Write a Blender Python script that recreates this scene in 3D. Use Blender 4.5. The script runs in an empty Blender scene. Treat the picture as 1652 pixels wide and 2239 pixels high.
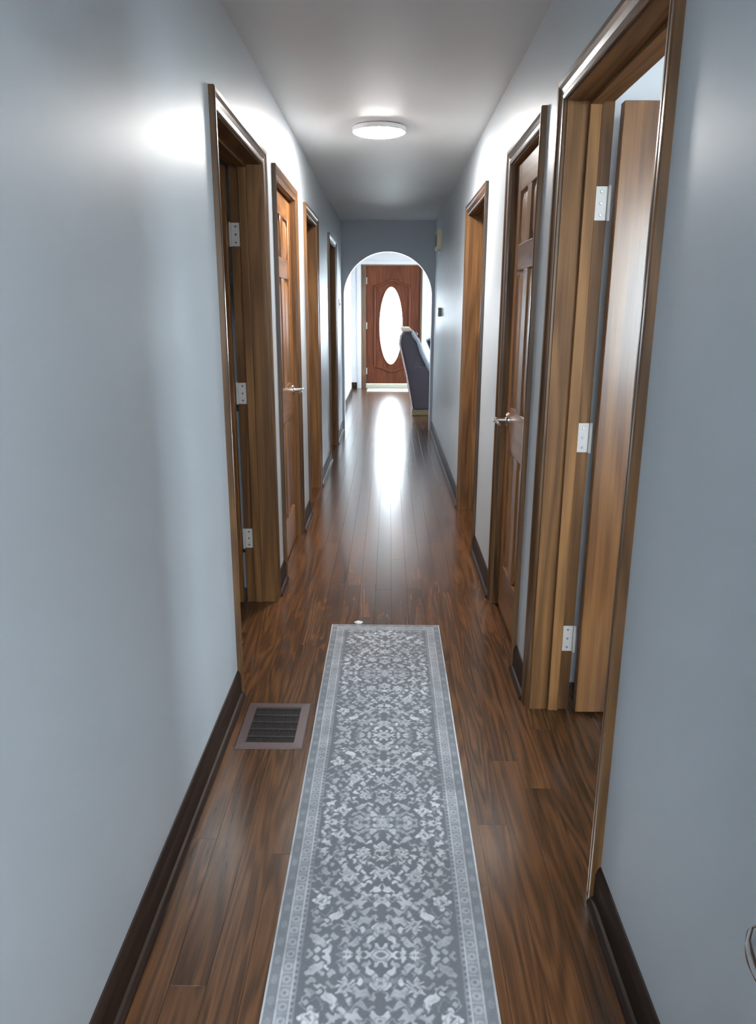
import bpy, bmesh, math, random
import numpy as np
from mathutils import Vector, Matrix

random.seed(7)
SC = bpy.context.scene
COL = SC.collection

# ------------------------------------------------------------------ camera
cam_d = bpy.data.cameras.new('camera')
cam = bpy.data.objects.new('camera', cam_d)
COL.objects.link(cam)
cam_d.sensor_fit = 'HORIZONTAL'
cam_d.sensor_width = 36.0
cam_d.lens = 36.0 * 1624.0 / 1652.0
cam_d.clip_start = 0.02
_r = Vector((0.9998841917, 0.0147718524, 0.0036600068))
_u = Vector((-0.0074229374, 0.2634374972, 0.9646479073))
_w = Vector((-0.0132854535, 0.9645633610, -0.2635166395))
cam.matrix_world = Matrix(((_r.x, _u.x, -_w.x, 0.0), (_r.y, _u.y, -_w.y, 0.0), (_r.z, _u.z, -_w.z, 1.4487), (0, 0, 0, 1)))
SC.camera = cam

# ------------------------------------------------------------------ world and exposure
SKY_STRENGTH = 4.0
LAMP_STRENGTH = 26.0
REAR_FILL = 52.0
world = bpy.data.worlds.new('overcast_sky')
SC.world = world
world.use_nodes = True
bg = world.node_tree.nodes.get('Background')
bg.inputs[0].default_value = (0.80, 0.91, 1.0, 1)
bg.inputs[1].default_value = SKY_STRENGTH
SC.view_settings.view_transform = 'Standard'
SC.view_settings.look = 'None'
SC.view_settings.gamma = 1.0
SC.view_settings.use_curve_mapping = False
SC.view_settings.exposure = 3.2

# ------------------------------------------------------------------ dimensions (metres, hall runs along +Y)
XL, XR = -0.572, 0.537          # hall wall faces
TH = 0.143                       # wall thickness
H = 2.44
HEAD = 2.06                      # door opening head
Y0, Y1 = -0.35, 9.20             # hall near end and arch wall
LD = [(2.645, 3.545), (3.94, 4.70), (5.29, 6.065), (7.285, 8.105)]
RD = [(1.625, 2.51), (2.895, 3.55), (4.445, 5.395)]
JB = 0.018                       # jamb board thickness
YF = 14.2                        # far wall of the living room


# ------------------------------------------------------------------ node helpers
def new_mat(name):
    m = bpy.data.materials.new(name)
    m.use_nodes = True
    nt = m.node_tree
    b = nt.nodes.get('Principled BSDF')
    return m, nt, b


def nd(nt, t, **kw):
    n = nt.nodes.new(t)
    for k, v in kw.items():
        setattr(n, k, v)
    return n


def lk(nt, a, b):
    nt.links.new(a, b)


def math_n(nt, op, a, b=None, c=None):
    n = nd(nt, 'ShaderNodeMath', operation=op)
    for i, v in enumerate((a, b, c)):
        if v is None:
            continue
        if isinstance(v, (int, float)):
            n.inputs[i].default_value = v
        else:
            lk(nt, v, n.inputs[i])
    return n.outputs[0]


def ramp(nt, fac, stops):
    n = nd(nt, 'ShaderNodeValToRGB')
    cr = n.color_ramp
    while len(cr.elements) > 1:
        cr.elements.remove(cr.elements[0])
    cr.elements[0].position = stops[0][0]
    cr.elements[0].color = (*stops[0][1], 1)
    for p, c in stops[1:]:
        e = cr.elements.new(p)
        e.color = (*c, 1)
    lk(nt, fac, n.inputs[0])
    return n.outputs[0]


def srgb(r, g, b):
    f = lambda c: (c / 255 / 12.92) if c / 255 <= 0.04045 else ((c / 255 + 0.055) / 1.055) ** 2.4
    return (f(r), f(g), f(b))


def wood_mat(name, dark, light, axis='z', rough=0.35, ring=26.0, across=9.0, along=0.7, bump=0.08, coat=0.0, spread=0.25, fig=0.55, spec=0.5, rvar=0.10, fine=0.42):
    m, nt, b = new_mat(name)
    tc = nd(nt, 'ShaderNodeTexCoord')
    oi = nd(nt, 'ShaderNodeObjectInfo')
    ge = nd(nt, 'ShaderNodeNewGeometry')
    rnd = math_n(nt, 'FRACT', math_n(nt, 'ADD', oi.outputs['Random'], ge.outputs['Random Per Island']))
    off = nd(nt, 'ShaderNodeCombineXYZ')
    lk(nt, math_n(nt, 'MULTIPLY', rnd, 37.0), off.inputs[0])
    lk(nt, math_n(nt, 'MULTIPLY', rnd, 91.0), off.inputs[1])
    lk(nt, math_n(nt, 'MULTIPLY', rnd, 53.0), off.inputs[2])
    add = nd(nt, 'ShaderNodeVectorMath', operation='ADD')
    lk(nt, tc.outputs['Object'], add.inputs[0])
    lk(nt, off.outputs[0], add.inputs[1])

    def scaled(ac, al):
        mp = nd(nt, 'ShaderNodeVectorMath', operation='MULTIPLY')
        s = [ac, ac, ac]
        s['xyz'.index(axis)] = al
        mp.inputs[1].default_value = s
        lk(nt, add.outputs[0], mp.inputs[0])
        return mp.outputs[0]
    n1 = nd(nt, 'ShaderNodeTexNoise')
    n1.inputs['Scale'].default_value = 1.0
    n1.inputs['Detail'].default_value = 2.0
    n1.inputs['Roughness'].default_value = 0.45
    n1.inputs['Distortion'].default_value = 0.5
    lk(nt, scaled(across, along), n1.inputs['Vector'])
    rings = math_n(nt, 'SINE', math_n(nt, 'MULTIPLY', n1.outputs[0], ring * math.pi))
    rings = math_n(nt, 'MULTIPLY_ADD', rings, 0.5, 0.5)
    n2 = nd(nt, 'ShaderNodeTexNoise')
    n2.inputs['Scale'].default_value = 1.0
    n2.inputs['Detail'].default_value = 4.0
    n2.inputs['Roughness'].default_value = 0.65
    lk(nt, scaled(across * 16, along * 5), n2.inputs['Vector'])
    n3 = nd(nt, 'ShaderNodeTexNoise')
    n3.inputs['Scale'].default_value = 1.0
    n3.inputs['Detail'].default_value = 3.0
    lk(nt, scaled(across * 0.6, along * 1.5), n3.inputs['Vector'])
    v = math_n(nt, 'MULTIPLY', rings, fig * 0.5)
    v = math_n(nt, 'ADD', v, math_n(nt, 'MULTIPLY_ADD', n2.outputs[0], fine, (0.42 - fine) * 0.5))
    v = math_n(nt, 'ADD', v, math_n(nt, 'MULTIPLY', n3.outputs[0], 0.55))
    v = math_n(nt, 'ADD', v, math_n(nt, 'MULTIPLY', math_n(nt, 'SUBTRACT', rnd, 0.5), spread))
    mid = tuple((a + c) / 2 * 0.92 for a, c in zip(dark, light))
    col = ramp(nt, v, [(0.30, dark), (0.62, mid), (0.95, light)])
    lk(nt, col, b.inputs['Base Color'])
    rr = math_n(nt, 'MULTIPLY_ADD', n2.outputs[0], rvar, rough - rvar / 2)
    lk(nt, rr, b.inputs['Roughness'])
    b.inputs['Specular IOR Level'].default_value = spec
    b.inputs['Coat Weight'].default_value = coat
    b.inputs['Coat Roughness'].default_value = 0.16
    bp = nd(nt, 'ShaderNodeBump')
    bp.inputs['Strength'].default_value = bump
    bp.inputs['Distance'].default_value = 0.002
    lk(nt, v, bp.inputs['Height'])
    lk(nt, bp.outputs[0], b.inputs['Normal'])
    return m


def paint_mat(name, c, rough=0.38, bump=0.06, scale=180.0, spec=0.5, var=0.03):
    m, nt, b = new_mat(name)
    tc = nd(nt, 'ShaderNodeTexCoord')
    n = nd(nt, 'ShaderNodeTexNoise')
    n.inputs['Scale'].default_value = scale
    n.inputs['Detail'].default_value = 3
    lk(nt, tc.outputs['Object'], n.inputs['Vector'])
    n2 = nd(nt, 'ShaderNodeTexNoise')
    n2.inputs['Scale'].default_value = 1.3
    n2.inputs['Detail'].default_value = 3
    lk(nt, tc.outputs['Object'], n2.inputs['Vector'])
    lo = tuple(x * (1 - var) for x in c)
    hi = tuple(min(1, x * (1 + var)) for x in c)
    lk(nt, ramp(nt, n2.outputs[0], [(0.3, lo), (0.7, hi)]), b.inputs['Base Color'])
    b.inputs['Roughness'].default_value = rough
    b.inputs['Specular IOR Level'].default_value = spec
    if bump:
        bp = nd(nt, 'ShaderNodeBump')
        bp.inputs['Strength'].default_value = bump
        bp.inputs['Distance'].default_value = 0.001
        lk(nt, n.outputs[0], bp.inputs['Height'])
        lk(nt, bp.outputs[0], b.inputs['Normal'])
    return m


def metal_mat(name, c, rough=0.2):
    m, nt, b = new_mat(name)
    tc = nd(nt, 'ShaderNodeTexCoord')
    n = nd(nt, 'ShaderNodeTexNoise')
    n.inputs['Scale'].default_value = 60
    lk(nt, tc.outputs['Object'], n.inputs['Vector'])
    lk(nt, math_n(nt, 'MULTIPLY_ADD', n.outputs[0], 0.12, rough - 0.06), b.inputs['Roughness'])
    b.inputs['Base Color'].default_value = (*c, 1)
    b.inputs['Metallic'].default_value = 1.0
    return m


def fabric_mat(name, c, scale=260.0, rough=0.85):
    m, nt, b = new_mat(name)
    tc = nd(nt, 'ShaderNodeTexCoord')
    n = nd(nt, 'ShaderNodeTexNoise')
    n.inputs['Scale'].default_value = scale
    n.inputs['Detail'].default_value = 2
    lk(nt, tc.outputs['Object'], n.inputs['Vector'])
    lk(nt, ramp(nt, n.outputs[0], [(0.3, tuple(x * 0.75 for x in c)), (0.7, tuple(min(1, x * 1.2) for x in c))]), b.inputs['Base Color'])
    b.inputs['Roughness'].default_value = rough
    b.inputs['Sheen Weight'].default_value = 0.2
    bp = nd(nt, 'ShaderNodeBump')
    bp.inputs['Strength'].default_value = 0.25
    bp.inputs['Distance'].default_value = 0.002
    lk(nt, n.outputs[0], bp.inputs['Height'])
    lk(nt, bp.outputs[0], b.inputs['Normal'])
    return m


def emit_mat(name, c, s):
    m, nt, b = new_mat(name)
    b.inputs['Base Color'].default_value = (0.8, 0.8, 0.8, 1)
    b.inputs['Emission Color'].default_value = (*c, 1)
    b.inputs['Emission Strength'].default_value = s
    return m


def glass_mat(name, frost=0.0):
    m, nt, b = new_mat(name)
    out = nt.nodes.get('Material Output')
    tr = nd(nt, 'ShaderNodeBsdfTransparent')
    tr.inputs[0].default_value = (0.96, 0.98, 0.98, 1)
    tl = nd(nt, 'ShaderNodeBsdfTranslucent')
    tl.inputs[0].default_value = (0.95, 0.96, 0.97, 1)
    gl = nd(nt, 'ShaderNodeBsdfGlossy')
    gl.inputs['Roughness'].default_value = 0.05
    m1 = nd(nt, 'ShaderNodeMixShader')
    m1.inputs[0].default_value = frost
    lk(nt, tr.outputs[0], m1.inputs[1])
    lk(nt, tl.outputs[0], m1.inputs[2])
    m2 = nd(nt, 'ShaderNodeMixShader')
    m2.inputs[0].default_value = 0.05
    lk(nt, m1.outputs[0], m2.inputs[1])
    lk(nt, gl.outputs[0], m2.inputs[2])
    lk(nt, m2.outputs[0], out.inputs['Surface'])
    return m


TRIM_D, TRIM_L = srgb(56, 36, 23), srgb(146, 104, 62)
M = {}
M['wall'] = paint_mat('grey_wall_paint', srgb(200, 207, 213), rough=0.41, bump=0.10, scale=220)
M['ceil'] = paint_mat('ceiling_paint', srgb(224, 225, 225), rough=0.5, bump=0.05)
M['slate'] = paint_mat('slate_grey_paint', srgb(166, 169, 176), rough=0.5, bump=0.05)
M['white'] = paint_mat('white_paint', srgb(232, 232, 235), rough=0.4, bump=0.03)
M['jamb_z'] = wood_mat('jamb_wood_z', srgb(66, 43, 28), srgb(162, 116, 72), 'z', rough=0.5, across=7, along=0.5, ring=16, fig=0.35, spec=0.18)
M['trim_z'] = wood_mat('trim_wood_upright', TRIM_D, TRIM_L, 'z', rough=0.30, across=7, along=0.5, ring=16, coat=0.25, fig=0.35)
M['jamb_y'] = wood_mat('jamb_wood_y', srgb(66, 43, 28), srgb(162, 116, 72), 'y', rough=0.5, across=7, along=0.5, ring=16, fig=0.35, spec=0.18)
M['trim_y'] = wood_mat('trim_wood_lengthwise', TRIM_D, TRIM_L, 'y', rough=0.30, across=7, along=0.5, ring=16, coat=0.25, fig=0.35)
M['trim_x'] = wood_mat('trim_wood_crosswise', TRIM_D, TRIM_L, 'x', rough=0.30, across=7, along=0.5, ring=16, coat=0.25, fig=0.35)
M['base'] = wood_mat('baseboard_wood', srgb(30, 22, 18), srgb(68, 48, 38), 'y', rough=0.5, across=7, along=0.5, ring=14, fig=0.3, spec=0.3)
DOOR_D, DOOR_L = srgb(98, 60, 34), srgb(190, 134, 78)
M['door_z'] = wood_mat('door_wood_upright', DOOR_D, DOOR_L, 'z', rough=0.30, across=6, along=0.5, ring=18, coat=0.3, fig=0.35)
M['door_y'] = wood_mat('door_wood_rail', DOOR_D, DOOR_L, 'y', rough=0.30, across=6, along=0.5, ring=18, coat=0.3, fig=0.35)
M['door_x'] = wood_mat('door_wood_rail_cross', DOOR_D, DOOR_L, 'x', rough=0.30, across=6, along=0.5, ring=18, coat=0.3, fig=0.35)
M['front'] = wood_mat('front_door_wood', srgb(78, 38, 24), srgb(140, 78, 48), 'z', rough=0.5, across=6, along=0.5, ring=18, fig=0.35, spec=0.25)
M['plank'] = wood_mat('oak_floor_stain', srgb(42, 27, 18), srgb(132, 87, 52), 'y', rough=0.25, across=9, along=0.8, ring=19, coat=0.35, bump=0.012, spread=0.10, fig=0.42, rvar=0.04, fine=0.6)
M['subfloor'] = wood_mat('subfloor_wood', srgb(30, 20, 14), srgb(60, 40, 26), 'y', rough=0.6)
M['nickel'] = metal_mat('satin_nickel', (0.72, 0.70, 0.69), 0.22)
M['brass'] = paint_mat('pale_hinge_enamel', srgb(206, 200, 196), rough=0.4, bump=0)
M['chrome'] = metal_mat('polished_knob_metal', (0.55, 0.56, 0.55), 0.10)
M['vent'] = paint_mat('register_brown_enamel', srgb(92, 74, 72), rough=0.4, bump=0.02)
M['black'] = paint_mat('duct_shade_black', srgb(14, 12, 12), rough=0.8, bump=0)
M['vent_dark'] = paint_mat('register_bar_enamel', srgb(34, 27, 28), rough=0.5, bump=0)
M['beige'] = paint_mat('beige_plastic', srgb(206, 200, 176), rough=0.45, bump=0.02)
M['greyplastic'] = paint_mat('grey_plastic', srgb(120, 116, 112), rough=0.45, bump=0.02)
M['darkplastic'] = paint_mat('dark_screen', srgb(60, 62, 62), rough=0.25, bump=0)
M['chair'] = fabric_mat('charcoal_fabric', srgb(72, 66, 74))
M['edge_tube'] = fabric_mat('pinkish_edge_fabric', srgb(196, 176, 172))
M['throw'] = fabric_mat('blue_grey_throw', srgb(150, 156, 166), scale=120)
M['tan'] = fabric_mat('tan_pillow', srgb(196, 176, 156))
M['blackfab'] = fabric_mat('black_cushion_fabric', srgb(22, 22, 26))
M['tanwood'] = wood_mat('pale_wood_base', srgb(110, 92, 66), srgb(168, 148, 108), 'x', rough=0.4)
M['mat'] = fabric_mat('pale_mat', srgb(205, 200, 192), scale=90)
M['glass'] = glass_mat('window_glass', 0.0)
M['oval'] = glass_mat('frosted_oval_glass', 0.5)
M['lamp'] = emit_mat('lamp_diffuser', (1.0, 0.97, 0.93), LAMP_STRENGTH)
M['rear_fill'] = emit_mat('rear_fill_diffuser', (0.84, 0.94, 1.0), REAR_FILL)
M['concrete'] = paint_mat('porch_concrete', srgb(200, 200, 196), rough=0.8, bump=0.2, scale=40)
M['paper'] = paint_mat('white_scrap', srgb(240, 238, 234), rough=0.7, bump=0.05)


# ------------------------------------------------------------------ mesh helpers
class MB:
    def __init__(self):
        self.v, self.f, self.mi, self.sm = [], [], [], []

    def add(self, verts, faces, mi=0, smooth=False):
        o = len(self.v)
        self.v += [tuple(p) for p in verts]
        self.f += [tuple(i + o for i in f) for f in faces]
        self.mi += [mi] * len(faces)
        self.sm += [smooth] * len(faces)
        return self

    def box(self, x0, x1, y0, y1, z0, z1, mi=0):
        x0, x1 = min(x0, x1), max(x0, x1)
        y0, y1 = min(y0, y1), max(y0, y1)
        v = [(x0, y0, z0), (x1, y0, z0), (x1, y1, z0), (x0, y1, z0), (x0, y0, z1), (x1, y0, z1), (x1, y1, z1), (x0, y1, z1)]
        return self.add(v, [(3, 2, 1, 0), (4, 5, 6, 7), (0, 1, 5, 4), (1, 2, 6, 5), (2, 3, 7, 6), (3, 0, 4, 7)], mi)

    def bev(self, x0, x1, y0, y1, z0, z1, w=0.004, seg=2, mi=0, smooth=True):
        bm = bmesh.new()
        bmesh.ops.create_cube(bm, size=1)
        for p in bm.verts:
            p.co = Vector(((x0 + x1) / 2 + p.co.x * abs(x1 - x0), (y0 + y1) / 2 + p.co.y * abs(y1 - y0), (z0 + z1) / 2 + p.co.z * (z1 - z0)))
        bmesh.ops.bevel(bm, geom=bm.edges[:], offset=w, segments=seg, profile=0.5, affect='EDGES')
        return self.bm(bm, mi, smooth)

    def bm(self, bm, mi=0, smooth=True):
        bm.verts.index_update()
        self.add([p.co[:] for p in bm.verts], [[p.index for p in f.verts] for f in bm.faces], mi, smooth)
        bm.free()
        return self

    def prism(self, poly, axis, a0, a1, mi=0, smooth=False, bevel=0, seg=3):
        """poly: 2-D outline in the other two axes (in xyz order), extruded along axis"""
        ax = 'xyz'.index(axis)
        oth = [i for i in range(3) if i != ax]

        def pt(p, a):
            q = [0, 0, 0]
            q[oth[0]], q[oth[1]], q[ax] = p[0], p[1], a
            return q
        bm = bmesh.new()
        n = len(poly)
        va = [bm.verts.new(pt(p, a0)) for p in poly]
        vb = [bm.verts.new(pt(p, a1)) for p in poly]
        bm.faces.new(va)
        bm.faces.new(vb[::-1])
        for i in range(n):
            bm.faces.new((va[i], vb[i], vb[(i + 1) % n], va[(i + 1) % n]))
        bmesh.ops.recalc_face_normals(bm, faces=bm.faces[:])
        if bevel:
            bmesh.ops.bevel(bm, geom=bm.edges[:], offset=bevel, segments=seg, profile=0.5, affect='EDGES', clamp_overlap=True)
        return self.bm(bm, mi, smooth or bevel > 0)

    def lathe(self, prof, c, axis='z', n=32, mi=0, smooth=True):
        """prof: list of (radius, distance along axis)"""
        rings = []
        v, f = [], []
        for r, t in prof:
            ring = []
            for k in range(n):
                a = 2 * math.pi * k / n
                p = [0, 0, 0]
                i = 'xyz'.index(axis)
                o = [(i + 1) % 3, (i + 2) % 3]
                p[i] = c[i] + t
                p[o[0]] = c[o[0]] + r * math.cos(a)
                p[o[1]] = c[o[1]] + r * math.sin(a)
                ring.append(len(v))
                v.append(p)
            rings.append(ring)
        for a, b in zip(rings[:-1], rings[1:]):
            for k in range(n):
                f.append((a[k], a[(k + 1) % n], b[(k + 1) % n], b[k]))
        f.append(tuple(rings[0][::-1]))
        f.append(tuple(rings[-1]))
        return self.add(v, f, mi, smooth)

    def tube(self, pts, r, n=10, mi=0, closed=False):
        pts = [Vector(p) for p in pts]
        m = len(pts)
        v, f = [], []
        up = Vector((0.03, 0.11, 1)).normalized()
        for i, p in enumerate(pts):
            if closed:
                d = pts[(i + 1) % m] - pts[i - 1]
            else:
                d = pts[min(i + 1, m - 1)] - pts[max(i - 1, 0)]
            d.normalize()
            s = d.cross(up)
            if s.length < 0.15:
                s = d.cross(Vector((0, 1, 0)))
            s.normalize()
            t = s.cross(d)
            rr = r[i] if isinstance(r, (list, tuple)) else r
            for k in range(n):
                a = 2 * math.pi * k / n
                v.append(p + s * (rr * math.cos(a)) + t * (rr * math.sin(a)))
        for i in range(m if closed else m - 1):
            j = (i + 1) % m
            for k in range(n):
                f.append((i * n + k, i * n + (k + 1) % n, j * n + (k + 1) % n, j * n + k))
        if not closed:
            f.append(tuple(range(n))[::-1])
            f.append(tuple((m - 1) * n + k for k in range(n)))
        return self.add(v, f, mi, True)

    def build(self, name, mats, parent=None):
        if not isinstance(mats, (list, tuple)):
            mats = [mats]
        me = bpy.data.meshes.new(name)
        o = Vector((0, 0, 0)) if parent is None else wpos(parent)
        me.from_pydata([(p[0] - o.x, p[1] - o.y, p[2] - o.z) for p in self.v], [], self.f)
        for m in mats:
            me.materials.append(m)
        me.polygons.foreach_set('material_index', self.mi)
        me.polygons.foreach_set('use_smooth', self.sm)
        bm = bmesh.new()
        bm.from_mesh(me)
        bmesh.ops.recalc_face_normals(bm, faces=bm.faces[:])
        bm.to_mesh(me)
        bm.free()
        if any(self.sm):
            me.set_sharp_from_angle(angle=math.radians(38))
        ob = bpy.data.objects.new(name, me)
        COL.objects.link(ob)
        ob.parent = parent
        return ob


def wpos(o):
    p = o.location.copy()
    while o.parent:
        o = o.parent
        p += o.location
    return p


def tag(o, label=None, cat=None, group=None, kind=None):
    if label:
        o['label'] = label
    if cat:
        o['category'] = cat
    if group:
        o['group'] = group
    if kind:
        o['kind'] = kind
    return o


def empty(name, loc=(0, 0, 0)):
    o = bpy.data.objects.new(name, None)
    COL.objects.link(o)
    o.location = loc
    o.empty_display_size = 0.1
    return o


def structure(name, mb, mat, label, cat):
    return tag(mb.build(name, mat), label, cat, kind='structure')


# ------------------------------------------------------------------ setting: shell
def wall_along_y(mb, x0, x1, y0, y1, openings, z1=H):
    c = y0
    for a, b, zb, zt in sorted(openings):
        mb.box(x0, x1, c, a, 0, z1)
        if zb > 0:
            mb.box(x0, x1, a, b, 0, zb)
        mb.box(x0, x1, a, b, zt, z1)
        c = b
    mb.box(x0, x1, c, y1, 0, z1)


def wall_along_x(mb, y0, y1, x0, x1, openings, z1=H):
    c = x0
    for a, b, zb, zt in sorted(openings):
        mb.box(c, a, y0, y1, 0, z1)
        if zb > 0:
            mb.box(a, b, y0, y1, 0, zb)
        mb.box(a, b, y0, y1, zt, z1)
        c = b
    mb.box(c, x1, y0, y1, 0, z1)


opn = lambda ds: [(a - JB, b + JB, 0, HEAD + JB) for a, b in ds]
mb = MB()
wall_along_y(mb, XL - TH, XL, Y0, Y1, opn(LD))
structure('wall_left', mb, M['wall'], 'light grey painted wall along the left of the hallway', 'wall')
mb = MB()
wall_along_y(mb, XR, XR + TH, Y0, Y1, opn(RD))
structure('wall_right', mb, M['wall'], 'light grey painted wall along the right of the hallway', 'wall')

# arch wall with a semicircular opening
AX0, AX1, ASP, AR = -0.545, 0.505, 1.59, 0.51
AT = 0.14
mb = MB()
acx = (AX0 + AX1) / 2
N = 32
arc = [(acx + (AX1 - AX0) / 2 * math.cos(math.pi * k / N), ASP + AR * math.sin(math.pi * k / N)) for k in range(N + 1)]
for yy, fl in ((Y1, False), (Y1 + AT, True)):
    v = []
    f = []
    for (x, z) in arc:
        v.append((x, yy, z))
        v.append((x, yy, H))
    for k in range(N):
        q = (2 * k, 2 * k + 1, 2 * k + 3, 2 * k + 2)
        f.append(q if fl else q[::-1])
    mb.add(v, f, 0)
v, f = [], []
for (x, z) in arc:
    v += [(x, Y1, z), (x, Y1 + AT, z)]
for k in range(N):
    f.append((2 * k, 2 * k + 1, 2 * k + 3, 2 * k + 2))
mb.add(v, f, 1, True)
for xa, xb in ((XL - TH, AX0), (AX1, XR + TH)):
    mb.box(xa, xb, Y1, Y1 + AT, 0, H)
mb.box(AX0, AX0 + 0.002, Y1 - 0.0005, Y1 + AT + 0.0005, 0, ASP, 1)
mb.box(AX1 - 0.002, AX1, Y1 - 0.0005, Y1 + AT + 0.0005, 0, ASP, 1)
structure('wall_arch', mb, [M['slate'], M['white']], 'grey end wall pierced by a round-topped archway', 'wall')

mb = MB()
wall_along_x(mb, Y1, Y1 + AT, -4.2, XL - TH, [])
wall_along_x(mb, Y1, Y1 + AT, XR + TH, 4.0, [])
structure('wall_back', mb, M['white'], 'living room partition continuing either side of the archway', 'wall')

# living room
DX0, DX1, DZ1 = -0.52, 0.60, 2.23
mb = MB()
wall_along_x(mb, YF, YF + 0.16, -0.80, 4.0, [(DX0, DX1, 0, DZ1), (1.5, 3.2, 0.7, 2.1)])
structure('wall_far', mb, M['white'], 'white wall around the brown front door', 'wall')
mb = MB()
mb.box(-0.80, -0.655, Y1 + AT, 13.2, 0, H)
mb.box(-0.95, -0.80, Y1 + AT, YF + 0.16, 0, H)
structure('wall_entry', mb, M['white'], 'pale wall running from the archway to the front door, left side', 'wall')
mb = MB()
wall_along_y(mb, 4.0, 4.15, Y1, YF + 0.16, [(10.0, 11.9, 0.7, 2.15)])
structure('wall_living_right', mb, M['white'], 'far right wall of the living room with its wide window', 'wall')

# rooms off the hall
mb = MB()
mb.box(-3.75, -3.6, Y0 - 0.1, Y1, 0, H)
for yy in (3.74, 4.9, 6.6):
    mb.box(-3.6, XL - TH, yy, yy + 0.1, 0, H)
mb.box(-3.6, XL - TH, Y0 - 0.1, Y0, 0, H)
structure('wall_rooms_left', mb, M['wall'], 'grey partitions of the rooms behind the left doorways', 'wall')
mb = MB()
wall_along_y(mb, 3.7, 3.85, Y0 - 0.1, Y1, [(0.35, 1.35, 0.85, 2.1)])
for yy in (2.72, 3.75):
    mb.box(XR + TH, 3.7, yy, yy + 0.1, 0, H)
wall_along_x(mb, Y0 - 0.1, Y0, XR + TH, 3.7, [(1.5, 2.75, 0.9, 2.1)])
structure('wall_rooms_right', mb, M['white'], 'pale partitions of the rooms behind the right doorways', 'wall')
# bedroom behind the camera
BDX0, BDX1 = -0.50, 0.465
mb = MB()
wall_along_x(mb, Y0 - 0.1, Y0, XL - TH, XR + TH, [(BDX0, BDX1, 0, 2.25)])
structure('wall_near', mb, M['wall'], 'grey wall with the doorway at the near end of the hall', 'wall')
mb = MB()
wall_along_x(mb, -3.35, -3.2, -2.6, 0.68, [(-1.0, 0.6, 1.15, 2.3)])
mb.box(-2.75, -2.6, -3.35, Y0 - 0.1, 0, H)
mb.box(0.68, 0.83, -3.35, Y0 - 0.1, 0, H)
mb.box(-2.6, XL - TH, Y0 - 0.1, Y0, 0, H)
structure('wall_bedroom', mb, M['white'], 'white walls of the bedroom behind the near doorway', 'wall')

mb = MB()
mb.box(-4.3, 5.2, -4.2, Y1 + AT / 2, H, H + 0.12)
mb.box(-4.3, 5.2, Y1 + AT / 2, YF + 0.2, H, H + 0.12)
structure('ceiling', mb, M['ceil'], 'flat off-white ceiling over the hallway', 'ceiling')
ground = MB()
ground.box(-30, 30, -30, 40, -0.35, -0.25)
structure('ground', ground, M['concrete'], 'pale paving outside the house', 'ground')

# ------------------------------------------------------------------ floor made of planks
mb = MB()
mb.box(-4.3, 5.2, -4.2, YF + 0.25, -0.14, -0.0125)
floor = structure('floor', mb, M['subfloor'], 'glossy dark-stained oak strip floor of the hallway', 'floor')
PW = 0.083


def plank_geo(mb, x0, x1, y0, y1):
    e, t = 0.0005, 0.0005
    x0 += 0.0003
    x1 -= 0.0003
    y0 += 0.0003
    y1 -= 0.0003
    zb, zt = -0.0125, 0.0
    v = [(x0, y0, zb), (x1, y0, zb), (x1, y1, zb), (x0, y1, zb),
         (x0, y0, zt - t), (x1, y0, zt - t), (x1, y1, zt - t), (x0, y1, zt - t),
         (x0 + e, y0 + e, zt), (x1 - e, y0 + e, zt), (x1 - e, y1 - e, zt), (x0 + e, y1 - e, zt)]
    f = [(8, 9, 10, 11)]
    for a in range(4):
        b2 = (a + 1) % 4
        f.append((a, b2, 4 + b2, 4 + a))
        f.append((4 + a, 4 + b2, 8 + b2, 8 + a))
    mb.add(v, f)


rest = MB()
plank_count = 0
nrow0 = int(math.floor(-4.2 / PW))
for r_i in range(nrow0, int(5.0 / PW) + 1):
    x0 = r_i * PW + 0.021
    x1 = x0 + PW
    y = -4.1 - random.random() * 1.0
    while y < YF:
        ln = random.uniform(0.75, 1.9)
        ya, yb = max(y, -4.1), min(y + ln, YF + 0.12)
        y += ln
        if yb - ya < 0.02:
            continue
        hall = x1 > XL - 0.13 and x0 < XR + 0.14 and yb > 0.75
        liv = x1 > -0.70 and x0 < 0.95 and yb > Y1
        room1 = x1 > XR and x0 < 1.15 and 1.2 < yb < 3.2
        m2 = MB()
        if (hall or liv or room1) and plank_count < 300:
            plank_geo(m2, x0, x1, ya, yb)
            p = m2.build('plank', M['plank'], floor)
            plank_count += 1
        elif x0 > -1.6 and x1 < 5.0:
            plank_geo(rest, x0, x1, ya, yb)
        else:
            plank_geo(rest, x0, x1, ya, yb)
tag(rest.build('plank_field', M['plank'], floor), kind='stuff')

# ------------------------------------------------------------------ baseboards
SHOE = 0.016


def baseboard(name, side, ya, yb, label):
    s = 1 if side == 'l' else -1
    x = XL if side == 'l' else XR
    prof = [(0, 0), (s * (0.012 + SHOE), 0), (s * (0.012 + SHOE), 0.010), (s * (0.012 + SHOE * 0.5), 0.019), (s * 0.013, 0.022), (s * 0.012, 0.085), (s * 0.008, 0.100), (s * 0.004, 0.108), (0, 0.110)]
    mb = MB()
    mb.prism([(x + p[0], p[1]) for p in prof], 'y', ya, yb)
    return structure(name, mb, M['base'], label, 'baseboard')


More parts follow.
